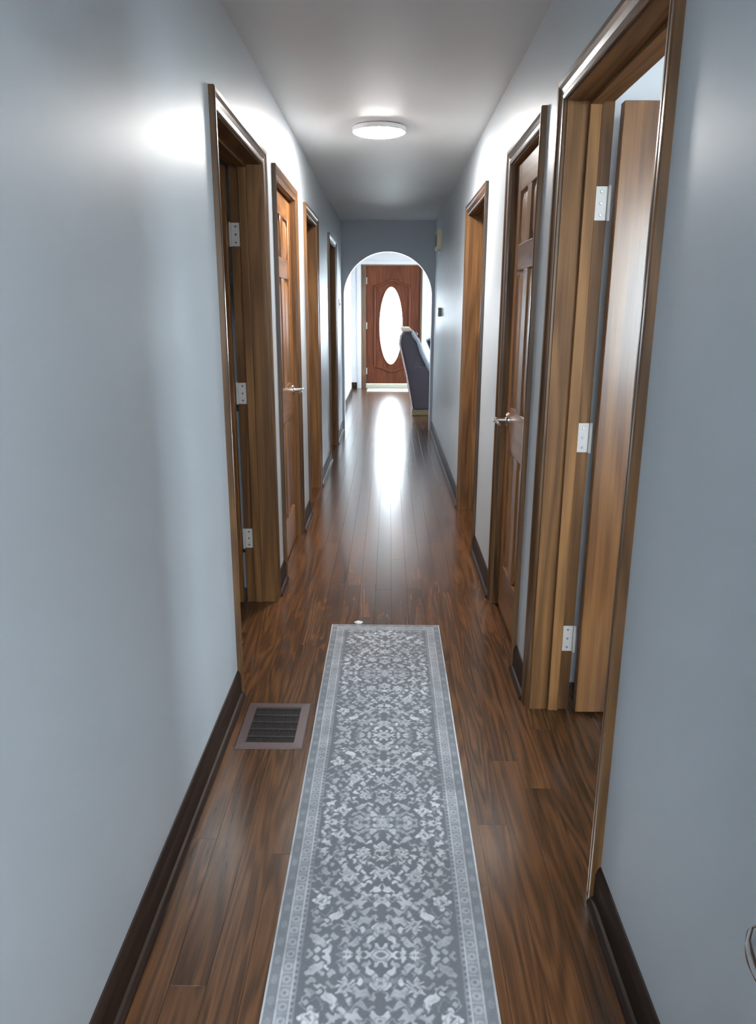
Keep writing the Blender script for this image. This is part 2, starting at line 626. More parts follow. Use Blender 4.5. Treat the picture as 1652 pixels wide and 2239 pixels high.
CW = 0.065
seg = [Y0] + [q for a, b in LD for q in (a - CW, b + CW)] + [Y1]
names = ['dark baseboard along the near left wall beside the floor vent', 'short baseboard between the first and second left doors', 'baseboard between the second and third left doorways',
         'baseboard between the third and fourth left doorways', 'baseboard between the last left doorway and the arch']
for i in range(0, len(seg), 2):
    baseboard('baseboard_left', 'l', seg[i], seg[i + 1], names[i // 2])
seg = [Y0] + [q for a, b in RD for q in (a - CW, b + CW)] + [Y1]
names = ['dark baseboard along the near right wall below the chrome knob', 'short baseboard between the first and second right doors', 'baseboard between the closed right door and next doorway',
         'long baseboard from the last right doorway to the arch']
for i in range(0, len(seg), 2):
    baseboard('baseboard_right', 'r', seg[i], seg[i + 1], names[i // 2])
mb = MB()
mb.box(-0.655, -0.643, Y1 + AT, 13.2, 0, 0.11)
mb.box(-0.80, -0.643, 13.2, 13.212, 0, 0.11)
structure('baseboard_entry', mb, M['base'], 'dark baseboard of the entry wall left of the front door', 'baseboard')
mb = MB()
mb.box(-0.80, DX0 - 0.08, YF - 0.013, YF, 0, 0.11)
mb.box(DX1 + 0.08, 4.0, YF - 0.013, YF, 0, 0.11)
structure('baseboard_far', mb, M['base'], 'dark baseboard of the front door wall', 'baseboard')


# ------------------------------------------------------------------ doors
def casing_leg(s, x, ye, d, ztop):
    """upright casing: inner edge at ye, growing in direction d along y; s: which way the room side lies"""
    prof = [(0.0, 0.0), (0.0, 0.009), (0.004, 0.012), (0.014, 0.013), (0.020, 0.010), (0.034, 0.014), (0.044, 0.020), (0.056, 0.021), (0.060, 0.018), (0.060, 0.0)]
    mb = MB()
    n = len(prof)
    v = [(x + s * t, ye + d * w, 0.0) for w, t in prof] + [(x + s * t, ye + d * w, ztop + w) for w, t in prof]
    f = [tuple(range(n)), tuple(range(n, 2 * n))] + [(i, (i + 1) % n, n + (i + 1) % n, n + i) for i in range(n)]
    return mb.add(v, f)


def casing_head(s, x, ya, yb, ztop):
    prof = [(0.0, 0.0), (0.0, 0.009), (0.004, 0.012), (0.014, 0.013), (0.020, 0.010), (0.034, 0.014), (0.044, 0.020), (0.056, 0.021), (0.060, 0.018), (0.060, 0.0)]
    mb = MB()
    n = len(prof)
    v = [(x + s * t, ya - w, ztop + w) for w, t in prof] + [(x + s * t, yb + w, ztop + w) for w, t in prof]
    f = [tuple(range(n)), tuple(range(n, 2 * n))] + [(i, (i + 1) % n, n + (i + 1) % n, n + i) for i in range(n)]
    return mb.add(v, f)


def frame(root, s, x, ya, yb):
    """s = +1: hall lies towards +x (left wall); jambs, stops and casings of one doorway"""
    e = 0.005
    casing_leg(s, x, ya - e, -1, HEAD + e).build('casing', M['trim_z'], root)
    casing_leg(s, x, yb + e, 1, HEAD + e).build('casing', M['trim_z'], root)
    casing_head(s, x, ya - e, yb + e, HEAD + e).build('casing', M['trim_y'], root)
    xa, xb = x, x - s * TH
    MB().box(xa, xb, ya - JB, ya, 0, HEAD + JB).build('jamb', M['jamb_z'], root)
    MB().box(xa, xb, yb, yb + JB, 0, HEAD + JB).build('jamb', M['jamb_z'], root)
    MB().box(xa, xb, ya, yb, HEAD, HEAD + JB).build('head_jamb', M['jamb_y'], root)


def stops(root, s, x, ya, yb, xs):
    """door stop strips centred at depth xs behind the hall face"""
    a, b = x - s * (xs - 0.019), x - s * (xs + 0.019)
    MB().bev(min(a, b), max(a, b), yb - 0.012, yb, 0, HEAD, 0.002, 1).build('door_stop', M['jamb_z'], root)
    MB().bev(min(a, b), max(a, b), ya, ya + 0.012, 0, HEAD, 0.002, 1).build('door_stop', M['jamb_z'], root)
    MB().bev(min(a, b), max(a, b), ya + 0.012, yb - 0.012, HEAD - 0.012, HEAD, 0.002, 1).build('door_stop', M['jamb_y'], root)


RAILS = [(0.0, 0.23), (0.80, 1.0), (1.60, 1.71), (1.925, 2.04)]


def six_panel(root, plane, fixed0, fixed1, a0, a1, z0=0.012, z1=2.052):
    """slab lying in the plane 'y' (runs along y, thickness in x fixed0..fixed1) or 'x'"""
    W = a1 - a0
    st, ms = 0.108, 0.095
    mb = MB()
    t0, t1 = min(fixed0, fixed1), max(fixed0, fixed1)
    k = (z1 - z0) / 2.04

    def bx(m, u0, u1, w0, w1, tt0=t0, tt1=t1, mi=0, b=0.0025):
        if plane == 'y':
            m.bev(tt0, tt1, u0, u1, w0, w1, b, 1, mi)
        else:
            m.bev(u0, u1, tt0, tt1, w0, w1, b, 1, mi)
    bx(mb, a0, a0 + st, z0, z1)
    bx(mb, a1 - st, a1, z0, z1)
    cm = (a0 + a1) / 2
    for i in range(3):
        bx(mb, cm - ms / 2, cm + ms / 2, z0 + RAILS[i][1] * k, z0 + RAILS[i + 1][0] * k)
    for ra, rb in RAILS:
        bx(mb, a0 + st, a1 - st, z0 + ra * k, z0 + rb * k, mi=1)
    slab = mb.build('slab', [M['door_z'], M['door_y'] if plane == 'y' else M['door_x']], root)
    tc = (t0 + t1) / 2
    for i in range(3):
        for u0, u1 in ((a0 + st, cm - ms / 2), (cm + ms / 2, a1 - st)):
            w0, w1 = z0 + RAILS[i][1] * k, z0 + RAILS[i + 1][0] * k
            pm = MB()
            bx(pm, u0, u1, w0, w1, tc - 0.005, tc + 0.005, b=0.001)
            g, s_ = 0.012, 0.030
            for sg in (-1, 1):
                lo, hi = tc + sg * 0.005, tc + sg * (t1 - t0) * 0.42
                q = [(u0 + g, w0 + g, lo), (u1 - g, w0 + g, lo), (u1 - g, w1 - g, lo), (u0 + g, w1 - g, lo),
                     (u0 + s_ + g, w0 + s_ + g, hi), (u1 - s_ - g, w0 + s_ + g, hi), (u1 - s_ - g, w1 - s_ - g, hi), (u0 + s_ + g, w1 - s_ - g, hi)]
                vv = [(t, u, w) if plane == 'y' else (u, t, w) for u, w, t in q]
                pm.add(vv, [(4, 5, 6, 7), (0, 1, 5, 4), (1, 2, 6, 5), (2, 3, 7, 6), (3, 0, 4, 7), (0, 1, 2, 3)])
            pm.build('panel', M['door_z'], slab)
    return slab


def hinge(root, s, x, yb, z):
    """hinge leaf let into the far jamb with its knuckle on the room side"""
    a, b = x - s * (TH - 0.040), x - s * (TH - 0.002)
    mb = MB()
    mb.bev(min(a, b), max(a, b), yb - 0.0035, yb, z - 0.050, z + 0.050, 0.001, 1)
    kx = x - s * (TH + 0.004)
    mb.lathe([(0.0065, -0.052), (0.0065, 0.052)], (kx, yb - 0.006, z), 'z', 12)
    h = mb.build('hinge', M['brass'], root)
    m2 = MB()
    for dz in (-0.034, 0.0, 0.034):
        m2.lathe([(0.0045, 0.0), (0.003, -0.0015)], ((a + b) / 2, yb - 0.0035, z + dz), 'y', 10)
    m2.build('screw', M['nickel'], h)


def lever(root, s, x, y, z, d):
    """lever handle on the face at x, hall towards s; lever points along d in y"""
    mb = MB()
    mb.lathe([(0.033, 0.0), (0.033, s * 0.005), (0.029, s * 0.010), (0.012, s * 0.012)], (x, y, z), 'x', 28)
    r = mb.build('lever_handle', M['nickel'], root)
    m2 = MB()
    m2.lathe([(0.010, s * 0.010), (0.010, s * 0.050), (0.012, s * 0.052), (0.012, s * 0.066), (0.009, s * 0.068)], (x, y, z), 'x', 20)
    m2.tube([(x + s * 0.059, y, z), (x + s * 0.060, y + d * 0.03, z), (x + s * 0.058, y + d * 0.07, z - 0.002), (x + s * 0.054, y + d * 0.105, z - 0.006)], [0.010, 0.009, 0.008, 0.007], 12)
    m2.build('lever', M['nickel'], r)


def doorway(n, s, x, ya, yb, label, cat='door'):
    root = empty('door_%d' % n, (x - s * TH / 2, (ya + yb) / 2, 0))
    tag(root, label, cat, kind='structure')
    frame(root, s, x, ya, yb)
    return root


# left wall
a, b = LD[0]
d1 = doorway(1, 1, XL, a, b, 'open brown doorway with pale hinges, nearest on the left wall')
stops(d1, 1, XL, a, b, 0.082)
for z in (1.77, 1.06, 0.34):
    hinge(d1, 1, XL, b, z)
six_panel(d1, 'x', b - 0.042, b - 0.006, XL - TH - 0.012 - 0.88, XL - TH - 0.012)
a, b = LD[1]
d2 = doorway(2, 1, XL, a, b, 'closed six-panel wooden door with silver lever on the left wall')
six_panel(d2, 'y', XL - 0.058, XL - 0.022, a + 0.003, b - 0.003)
stops(d2, 1, XL, a, b, 0.080)
lever(d2, 1, XL - 0.022, b - 0.065, 0.965, -1)
a, b = LD[2]
d3 = doorway(3, 1, XL, a, b, 'open wood-framed doorway, third along the left wall', 'doorway')
stops(d3, 1, XL, a, b, 0.082)
a, b = LD[3]
d4 = doorway(4, 1, XL, a, b, 'dark wood-framed doorway nearest the arch on the left wall', 'doorway')
stops(d4, 1, XL, a, b, 0.082)
# right wall
a, b = RD[0]
d5 = doorway(5, -1, XR, a, b, 'wide open doorway nearest on the right, orange-brown door swung into the room')
stops(d5, -1, XR, a, b, 0.084)
for z in (1.77, 1.03, 0.29):
    hinge(d5, -1, XR, b, z)
six_panel(d5, 'x', b - 0.042, b - 0.006, XR + TH + 0.016, XR + TH + 0.016 + 0.872)
a, b = RD[1]
d6 = doorway(6, -1, XR, a, b, 'closed six-panel wooden door with silver lever on the right wall')
six_panel(d6, 'y', XR + 0.022, XR + 0.058, a + 0.003, b - 0.003)
stops(d6, -1, XR, a, b, 0.080)
lever(d6, -1, XR + 0.022, b - 0.065, 0.95, -1)
a, b = RD[2]
d7 = doorway(7, -1, XR, a, b, 'open wood-framed doorway, farthest along the right wall', 'doorway')
stops(d7, -1, XR, a, b, 0.082)

# door of the room behind the camera, swung out against the right wall; only its knob enters the picture
d8 = empty('door_8', (0.422, -0.30, 0))
tag(d8, 'grey door at the right edge, only its shiny round knob in view', 'door', kind='structure')
mb = MB()
mb.bev(0.404, 0.440, -0.30, 0.585, 0.012, 2.04, 0.002, 1)
mb.build('slab', M['wall'], d8)
mb = MB()
mb.lathe([(0.032, 0.0), (0.032, -0.005), (0.026, -0.010), (0.012, -0.014), (0.011, -0.034), (0.016, -0.040), (0.0255, -0.048), (0.0285, -0.058), (0.0285, -0.066), (0.024, -0.076), (0.014, -0.081), (0.004, -0.082)], (0.404, 0.531, 0.900), 'x', 32)
mb.build('knob', M['chrome'], d8)
trim = empty('trim_1', (0, Y0 - 0.05, 0))
tag(trim, 'wooden lining of the doorway behind the viewer', 'trim', kind='structure')
MB().box(BDX0, BDX0 + 0.018, Y0 - 0.1, Y0, 0, 2.25).build('jamb', M['trim_z'], trim)
MB().box(BDX1 - 0.018, BDX1, Y0 - 0.1, Y0, 0, 2.25).build('jamb', M['trim_z'], trim)
MB().box(BDX0, BDX1, Y0 - 0.1, Y0, 2.232, 2.25).build('head_jamb', M['trim_x'], trim)

# ------------------------------------------------------------------ front door
fd = empty('door_9', (0.07, YF, 0))
tag(fd, 'reddish brown front door with a glowing oval window beyond the arch', 'door', kind='structure')
SX0, SX1, SZ0, SZ1 = -0.43, 0.57, 0.085, 2.205
ocx, ocz, orx, orz = 0.032, 1.145, 0.215, 0.70
SYF, SYB = YF + 0.03, YF + 0.075
angs = [2 * math.pi * k / 72 for k in range(72)]


def rect_pt(a):
    c, s = math.cos(a), math.sin(a)
    t = 1e9
    if c > 1e-9:
        t = min(t, (SX1 - ocx) / c)
    if c < -1e-9:
        t = min(t, (SX0 - ocx) / c)
    if s > 1e-9:
        t = min(t, (SZ1 - ocz) / s)
    if s < -1e-9:
        t = min(t, (SZ0 - ocz) / s)
    return ocx + c * t, ocz + s * t


corner = [math.atan2(z - ocz, x - ocx) % (2 * math.pi) for x in (SX0, SX1) for z in (SZ0, SZ1)]
angs = sorted(angs + corner)
n = len(angs)
v, f = [], []
for yy in (SYF, SYB):
    for a in angs:
        x, z = rect_pt(a)
        v.append((x, yy, z))
    for a in angs:
        rr = 1 / math.sqrt((math.cos(a) / orx) ** 2 + (math.sin(a) / orz) ** 2)
        v.append((ocx + rr * math.cos(a), yy, ocz + rr * math.sin(a)))
for i in range(n):
    j = (i + 1) % n
    f.append((i, j, n + j, n + i))
    f.append((2 * n + i, 3 * n + i, 3 * n + j, 2 * n + j))
    f.append((n + i, n + j, 3 * n + j, 3 * n + i))
    f.append((i, 2 * n + i, 2 * n + j, j))
MB().add(v, f).build('slab', M['front'], fd)
el = lambda k, rx, rz, y: (ocx + rx * math.cos(2 * math.pi * k / 72), y, ocz + rz * math.sin(2 * math.pi * k / 72))
gm = MB()
gm.add([el(k, orx + 0.004, orz + 0.004, SYF + 0.020) for k in range(72)], [tuple(range(72))])
gl = gm.build('oval_glass', M['oval'], fd)
MB().tube([el(k, orx + 0.008, orz + 0.008, SYF - 0.004) for k in range(72)], 0.013, 8, closed=True).build('glass_rim', M['front'], fd)
# moulding: rectangle with scalloped top and bottom around the oval
px0, px1, pz0, pz1 = -0.27, 0.37, 0.40, 1.86
pts = []
for k in range(21):
    t = k / 20
    x = px0 + (px1 - px0) * t
    pts.append((x, SYF - 0.003, pz1 + 0.10 * (0.5 - 0.5 * math.cos(2 * math.pi * t)) ** 1.5))
for k in range(12):
    pts.append((px1, SYF - 0.003, pz1 + (pz0 - pz1) * (k + 1) / 13))
for k in range(21):
    t = k / 20
    x = px1 + (px0 - px1) * t
    pts.append((x, SYF - 0.003, pz0 - 0.09 * (0.5 - 0.5 * math.cos(2 * math.pi * t)) ** 1.5))
for k in range(12):
    pts.append((px0, SYF - 0.003, pz0 + (pz1 - pz0) * (k + 1) / 13))
MB().tube([(p[0], p[1] - 0.006, p[2]) for p in pts], 0.024, 8, closed=True).build('moulding', M['front'], fd)
# frame, casing, sill, hinges, knob
MB().box(DX0, SX0, YF - 0.002, YF + 0.12, 0, DZ1).build('jamb', M['trim_z'], fd)
MB().box(SX1, DX1, YF - 0.002, YF + 0.12, 0, DZ1).build('jamb', M['trim_z'], fd)
MB().box(SX0, SX1, YF - 0.002, YF + 0.12, SZ1, DZ1).build('head_jamb', M['trim_x'], fd)
MB().bev(DX0 - 0.08, DX0, YF - 0.018, YF + 0.001, 0.0, DZ1 + 0.07, 0.004, 2).build('casing', M['white'], fd)
MB().bev(DX1, DX1 + 0.08, YF - 0.018, YF + 0.001, 0.0, DZ1 + 0.07, 0.004, 2).build('casing', M['white'], fd)
MB().bev(DX0, DX1, YF - 0.018, YF + 0.001, DZ1, DZ1 + 0.07, 0.004, 2).build('casing', M['white'], fd)
MB().bev(SX0, SX1, YF - 0.03, YF + 0.12, 0.0, SZ0 - 0.006, 0.006, 2).build('sill', M['beige'], fd)
for z in (1.95, 1.15, 0.32):
    MB().bev(SX0 - 0.004, SX0 + 0.022, SYF - 0.008, SYF, z - 0.06, z + 0.06, 0.002, 1).build('hinge', M['brass'], fd)
mb = MB()
mb.lathe([(0.035, 0), (0.035, -0.008), (0.012, -0.012), (0.012, -0.04), (0.028, -0.05), (0.030, -0.065), (0.02, -0.078)], (SX1 - 0.07, SYF, 1.0), 'y', 24)
mb.build('knob', M['chrome'], fd)


# windows with muntins
def window(n, ax, c0, c1, pos0, pos1, z0, z1, label):
    ctr = (pos0 + pos1) / 2
    root = empty('window_%d' % n, ((c0 + c1) / 2, ctr, z0) if ax == 'x' else (ctr, (c0 + c1) / 2, z0))
    tag(root, label, 'window', kind='structure')

    def bx(name, u0, u1, w0, w1, d0, d1, mat):
        m = MB()
        if ax == 'x':
            m.bev(u0, u1, d0, d1, w0, w1, 0.003, 1)
        else:
            m.bev(d0, d1, u0, u1, w0, w1, 0.003, 1)
        return m.build(name, mat, root)
    fr = 0.05
    bx('window_frame', c0, c0 + fr, z0, z1, pos0, pos1, M['white'])
    bx('window_frame', c1 - fr, c1, z0, z1, pos0, pos1, M['white'])
    bx('window_frame', c0 + fr, c1 - fr, z1 - fr, z1, pos0, pos1, M['white'])
    bx('window_sill', c0 + fr, c1 - fr, z0, z0 + fr, pos0, pos1, M['white'])
    m = (c0 + c1) / 2
    bx('mullion', m - 0.03, m + 0.03, z0 + fr, z1 - fr, ctr - 0.025, ctr + 0.025, M['white'])
    for u0, u1 in ((c0 + fr, m - 0.03), (m + 0.03, c1 - fr)):
        bx('pane', u0, u1, z0 + fr, z1 - fr, ctr - 0.004, ctr + 0.004, M['glass'])


def portal(name, loc, rot, w, h):
    l = bpy.data.lights.new(name, 'AREA')
    l.shape = 'RECTANGLE'
    l.size, l.size_y = w, h
    l.cycles.is_portal = True
    o = bpy.data.objects.new(name, l)
    o.location = loc
    o.rotation_euler = rot
    COL.objects.link(o)


window(1, 'x', 1.5, 3.2, YF, YF + 0.16, 0.7, 2.1, 'living room window beside the front door')
window(2, 'y', 10.0, 11.9, 4.0, 4.15, 0.7, 2.15, 'wide living room window in the far right wall')
window(3, 'y', 0.35, 1.35, 3.7, 3.85, 0.85, 2.1, 'window of the room behind the first right doorway')
window(5, 'x', 1.5, 2.75, Y0 - 0.1, Y0, 0.9, 2.1, 'narrow window beside the near end of the first right room')
window(4, 'x', -1.0, 0.6, -3.35, -3.2, 1.15, 2.3, 'bedroom window behind the viewer')
R90 = math.pi / 2
portal('portal', (2.35, YF + 0.17, 1.4), (-R90, 0, 0), 1.7, 1.4)
portal('portal', (4.16, 10.95, 1.425), (0, R90, 0), 1.45, 1.9)
portal('portal', (3.86, 0.85, 1.475), (0, R90, 0), 1.25, 1.0)
portal('portal', (2.125, Y0 - 0.11, 1.5), (R90, 0, 0), 1.25, 1.2)
portal('portal', (-0.2, -3.36, 1.725), (R90, 0, 0), 1.6, 1.15)
portal('portal', (ocx, SYB + 0.01, ocz), (-R90, 0, 0), 0.44, 1.42)


# ------------------------------------------------------------------ hall lamp and added fill lamp
def flush_lamp(loc, mat, label):
    root = empty('ceiling_lamp', loc)
    tag(root, label, 'ceiling lamp')
    x, y, z = loc
    mb = MB()
    mb.lathe([(0.140, 0.0), (0.152, -0.004), (0.153, -0.024), (0.149, -0.028), (0.143, -0.028), (0.142, -0.020)], (x, y, z), 'z', 64)
    mb.build('rim', M['white'], root)
    mb = MB()
    mb.lathe([(0.142, -0.024), (0.142, -0.029), (0.130, -0.034), (0.095, -0.037), (0.045, -0.0385), (0.004, -0.039)], (x, y, z), 'z', 64)
    mb.build('diffuser', mat, root)


flush_lamp((-0.065, 4.62, H), M['lamp'], 'glowing round flush ceiling lamp in the middle of the hallway')
flush_lamp((0.34, -1.35, H), M['rear_fill'], 'added round flush fill lamp, unseen behind the viewer')  # unseen lamp, added to brighten the near end of the hall

# ------------------------------------------------------------------ runner rug
RX0, RX1, RY0, RY1 = -0.262, 0.246, 0.93, 3.262
rng = np.random.default_rng(11)
nx = 255
ny = 1160
hw = (RX1 - RX0) / 2
gx = np.linspace(-hw, hw, nx)
gy = np.linspace(0, RY1 - RY0, ny)
GX, GY = np.meshgrid(gx, gy)
HALF = 0.46
u = np.abs(GX)
vv = GY % (2 * HALF)
vv = np.where(vv > HALF, 2 * HALF - vv, vv)
_u0, _v0 = u.copy(), vv.copy()
u = _u0 + 0.0032 * np.sin(170 * _v0 + 60 * _u0 + 0.7) + 0.0022 * np.sin(310 * _v0 - 140 * _u0 + 2.1)
vv = _v0 + 0.0034 * np.sin(190 * _u0 + 80 * _v0 + 1.3) + 0.0022 * np.sin(330 * _u0 - 120 * _v0)
G0, G1 = 0.26, 0.80
val = np.full(GX.shape, G0)


def sstep(d, e=0.0022):
    return np.clip(0.5 - d / e * 0.5, 0, 1)


def blend(mask, v):
    global val
    val = val * (1 - mask) + v * mask


def stroke(pts, w, v):
    m = np.zeros_like(val)
    for (x0, y0), (x1, y1) in zip(pts[:-1], pts[1:]):
        dx, dy = x1 - x0, y1 - y0
        t = np.clip(((u - x0) * dx + (vv - y0) * dy) / (dx * dx + dy * dy + 1e-12), 0, 1)
        d = np.hypot(u - x0 - t * dx, vv - y0 - t * dy)
        m = np.maximum(m, sstep(d - w))
    blend(m, v)


def flower(cx, cy, r, petals, rot, v=0.8, ring=True):
    th = np.arctan2(vv - cy, u - cx)
    d = np.hypot(u - cx, vv - cy)
    rr = r * (0.80 + 0.22 * np.cos(petals * (th - rot)))
    blend(sstep(d - rr * 1.16) * 0.7, G0 * 0.7)
    blend(sstep(d - rr), v)
    if ring:
        blend(sstep(np.abs(d - r * 0.52) - r * 0.07) * 0.8, G0 + 0.12)
        blend(sstep(d - r * 0.22), G0 + 0.1)


def leaf(cx, cy, l, w, rot, v):
    c, s = math.cos(rot), math.sin(rot)
    a = (u - cx) * c + (vv - cy) * s
    bq = -(u - cx) * s + (vv - cy) * c
    k = np.clip(a / l, -1, 1)
    d = np.abs(bq) - w * (1 - k * k) * (1 + 0.4 * k)
    m = sstep(d) * (np.abs(a) < l)
    blend(m, v)
    blend(m * sstep(np.abs(bq) - 0.0012) * 0.5, v * 0.6)


FW = 0.180
# lattice stems first
stroke([(0.0, 0.02), (0.06, 0.07), (0.13, 0.13), (0.176, 0.185)], 0.0030, 0.50)
stroke([(0.176, 0.215), (0.12, 0.27), (0.05, 0.335), (0.0, 0.37)], 0.0030, 0.50)
stroke([(0.0, 0.37), (0.05, 0.41), (0.10, 0.46)], 0.0030, 0.48)
for q in range(26):
    cx, cy = rng.uniform(0.01, FW), rng.uniform(0, HALF)
    r, a0 = rng.uniform(0.014, 0.035), rng.uniform(0, 6.28)
    sp = rng.uniform(2.5, 4.5) * rng.choice([-1, 1])
    pts_ = [(cx + r * (1 - 0.6 * t) * math.cos(a0 + sp * t), cy + r * (1 - 0.6 * t) * math.sin(a0 + sp * t)) for t in np.linspace(0, 1, 9)]
    stroke(pts_, 0.0020, rng.uniform(0.45, 0.62))
placed = []
for (cx, cy, r, pn) in [(0, 0.0, 0.034, 8), (0, 0.105, 0.024, 6), (0, 0.20, 0.030, 5), (0, 0.295, 0.024, 7), (0, 0.385, 0.026, 6), (0, HALF, 0.034, 8), (0.052, 0.125, 0.024, 5), (0.118, 0.055, 0.026, 6), (0.150, 0.30, 0.026, 5), (0.085, 0.215, 0.026, 6), (0.078, 0.375, 0.024, 5), (0.150, 0.42, 0.022, 6), (0.160, 0.12, 0.018, 5), (0.150, 0.20, 0.016, 5)]:
    placed.append((cx, cy, r))
for _ in range(5200):
    r = rng.choice([0.009, 0.013, 0.018, 0.023], p=[0.22, 0.25, 0.28, 0.25])
    cx, cy = rng.uniform(0.004, FW - r), rng.uniform(0.0, HALF)
    if all(math.hypot(cx - a, cy - b) > (r + c) * 0.90 for a, b, c in placed):
        placed.append((cx, cy, r))
for i, (cx, cy, r) in sorted(enumerate(placed), key=lambda t: t[1][2]):
    if r >= 0.0235:
        flower(cx, cy, r * 1.02, [5, 6, 8, 4][i % 4], rng.uniform(0, 6), rng.uniform(0.66, 0.86))
    elif r >= 0.0225 and i % 2:
        flower(cx, cy, r * 0.9, [3, 4, 5][i % 3], rng.uniform(0, 6), rng.uniform(0.6, 0.85), ring=i % 3 == 0)
    elif i % 4 == 0:
        flower(cx, cy, r * 0.9, 5, rng.uniform(0, 6), rng.uniform(0.55, 0.82), ring=False)
    else:
        leaf(cx, cy, r * rng.uniform(1.0, 1.35), r * rng.uniform(0.50, 0.75), rng.uniform(0, math.pi), rng.uniform(0.52, 0.90))
for _ in range(60):
    leaf(rng.uniform(0.004, FW), rng.uniform(0, HALF), rng.uniform(0.005, 0.011), rng.uniform(0.002, 0.004), rng.uniform(0, 6.28), rng.uniform(0.45, 0.78))
# borders
bu = hw - _u0                                   # distance from long edge
be = np.minimum(GY, (RY1 - RY0) - GY)        # distance from short edge
bd = np.minimum(bu, be)
along = np.where(bu < be, GY, GX)


def band(d0, d1, v, k=1.0):
    blend(((bd >= d0) & (bd < d1)) * k, v)


band(0.0, 0.072, 0.42)
band(0.0, 0.0045, 0.86)
band(0.0045, 0.029, 0.36)
band(0.029, 0.0325, 0.66)
band(0.0325, 0.057, 0.44)
band(0.057, 0.0605, 0.68)
band(0.0605, 0.068, 0.32)
ph = (along / 0.034) % 1.0
cell = np.floor(along / 0.034)
dd = np.hypot((ph - 0.5) * 0.034, bd - 0.0447)
blend(((bd > 0.0325) & (bd < 0.057)) * sstep(dd - 0.0095) * 0.8, 0.66)
blend(((bd > 0.0325) & (bd < 0.057)) * sstep(dd - 0.0045), 0.36)
blend(((bd > 0.0325) & (bd < 0.057)) * sstep(np.abs((ph - 0.0) * 0.034) - 0.0015) * 0.8, 0.7)
dd = np.hypot(((along / 0.052) % 1.0 - 0.5) * 0.052, (bd - 0.017) * 1.6)
blend(((bd > 0.0045) & (bd < 0.029)) * sstep(dd - 0.012) * 0.55, 0.50)
blend(((bd > 0.0605) & (bd < 0.068)) * (((along / 0.016) % 1.0) < 0.45) * 0.7, 0.58)


def smooth_noise(sx, sy):
    a = rng.random((sy + 3, sx + 3))
    xx = np.linspace(0, sx, nx)
    yy = np.linspace(0, sy, ny)
    xi, yi = np.floor(xx).astype(int), np.floor(yy).astype(int)
    fx, fy = xx - xi, yy - yi
    fx, fy = fx * fx * (3 - 2 * fx), fy * fy * (3 - 2 * fy)
    XI, YI = np.meshgrid(xi, yi)
    FX, FY = np.meshgrid(fx, fy)
    return (a[YI, XI] * (1 - FX) + a[YI, XI + 1] * FX) * (1 - FY) + (a[YI + 1, XI] * (1 - FX) + a[YI + 1, XI + 1] * FX) * FY


wear = 0.6 * smooth_noise(9, 40) + 0.4 * smooth_noise(30, 130)
weave = rng.random(val.shape)
val = (val - 0.46) * (0.72 + 0.66 * wear) + 0.46 + (wear - 0.5) * 0.20 + (weave - 0.5) * 0.09
val = np.clip(val, 0.05, 0.95)
# light blur so the print keeps soft, woven edges
val[1:-1, 1:-1] = 0.5 * val[1:-1, 1:-1] + 0.125 * (val[:-2, 1:-1] + val[2:, 1:-1] + val[1:-1, :-2] + val[1:-1, 2:])

Z = 0.0045 + 0.0012 * val + 0.0008 * (smooth_noise(3, 14) - 0.5)
edge = np.clip(bd / 0.006, 0, 1)
Z = 0.0008 + (Z - 0.0008) * np.sqrt(edge)
XX = (RX0 + RX1) / 2 + GX + 0.0016 * (smooth_noise(2, 12) - 0.5)
YY = RY0 + GY
verts = np.stack([XX, YY, Z], -1).reshape(-1, 3)
ii = np.arange(nx * ny).reshape(ny, nx)
quads = np.stack([ii[:-1, :-1], ii[:-1, 1:], ii[1:, 1:], ii[1:, :-1]], -1).reshape(-1, 4)
me = bpy.data.meshes.new('runner_rug')
me.vertices.add(len(verts))
me.vertices.foreach_set('co', verts.ravel())
me.loops.add(quads.size)
me.loops.foreach_set('vertex_index', quads.ravel())
me.polygons.add(len(quads))
me.polygons.foreach_set('loop_start', np.arange(0, quads.size, 4))
me.polygons.foreach_set('use_smooth', np.ones(len(quads), dtype=bool))
me.update(calc_edges=True)
at = me.attributes.new('print', 'FLOAT', 'POINT')
at.data.foreach_set('value', val.ravel().astype(np.float32))
m, nt, b = new_mat('woven_floral_print')
an = nd(nt, 'ShaderNodeAttribute', attribute_name='print')
lk(nt, ramp(nt, an.outputs['Fac'], [(0.0, srgb(84, 86, 91)), (0.35, srgb(130, 133, 139)), (0.65, srgb(186, 188, 193)), (1.0, srgb(234, 234, 237))]), b.inputs['Base Color'])
b.inputs['Roughness'].default_value = 0.85
b.inputs['Specular IOR Level'].default_value = 0.25
b.inputs['Sheen Weight'].default_value = 0.1
M['rug'] = m
me.materials.append(m)
rug = bpy.data.objects.new('runner_rug', me)
COL.objects.link(rug)
tag(rug, 'long grey runner rug with worn white floral print on the wood floor', 'rug')

# scrap at the far end of the rug
bm = bmesh.new()
bmesh.ops.create_uvsphere(bm, u_segments=14, v_segments=8, radius=1)
for p in bm.verts:
    k = 1 + 0.18 * math.sin(p.co.x * 7 + p.co.y * 5) + 0.12 * math.sin(p.co.z * 9 + p.co.x * 4)
    p.co = Vector((-0.136 + p.co.x * 0.019 * k, 3.278 + p.co.y * 0.011 * k, max(0.0005, 0.006 + p.co.z * 0.007 * k)))
o = MB().bm(bm).build('paper_scrap', M['paper'])
tag(o, 'tiny white scrap on the floor at the far end of the runner', 'scrap')

# ------------------------------------------------------------------ floor register
VX0, VX1, VY0, VY1 = -0.520, -0.284, 2.222, 2.525
vent = empty('floor_vent', ((VX0 + VX1) / 2, (VY0 + VY1) / 2, 0))
tag(vent, 'brown metal floor vent between the left wall and the runner', 'floor vent')
fw = 0.034


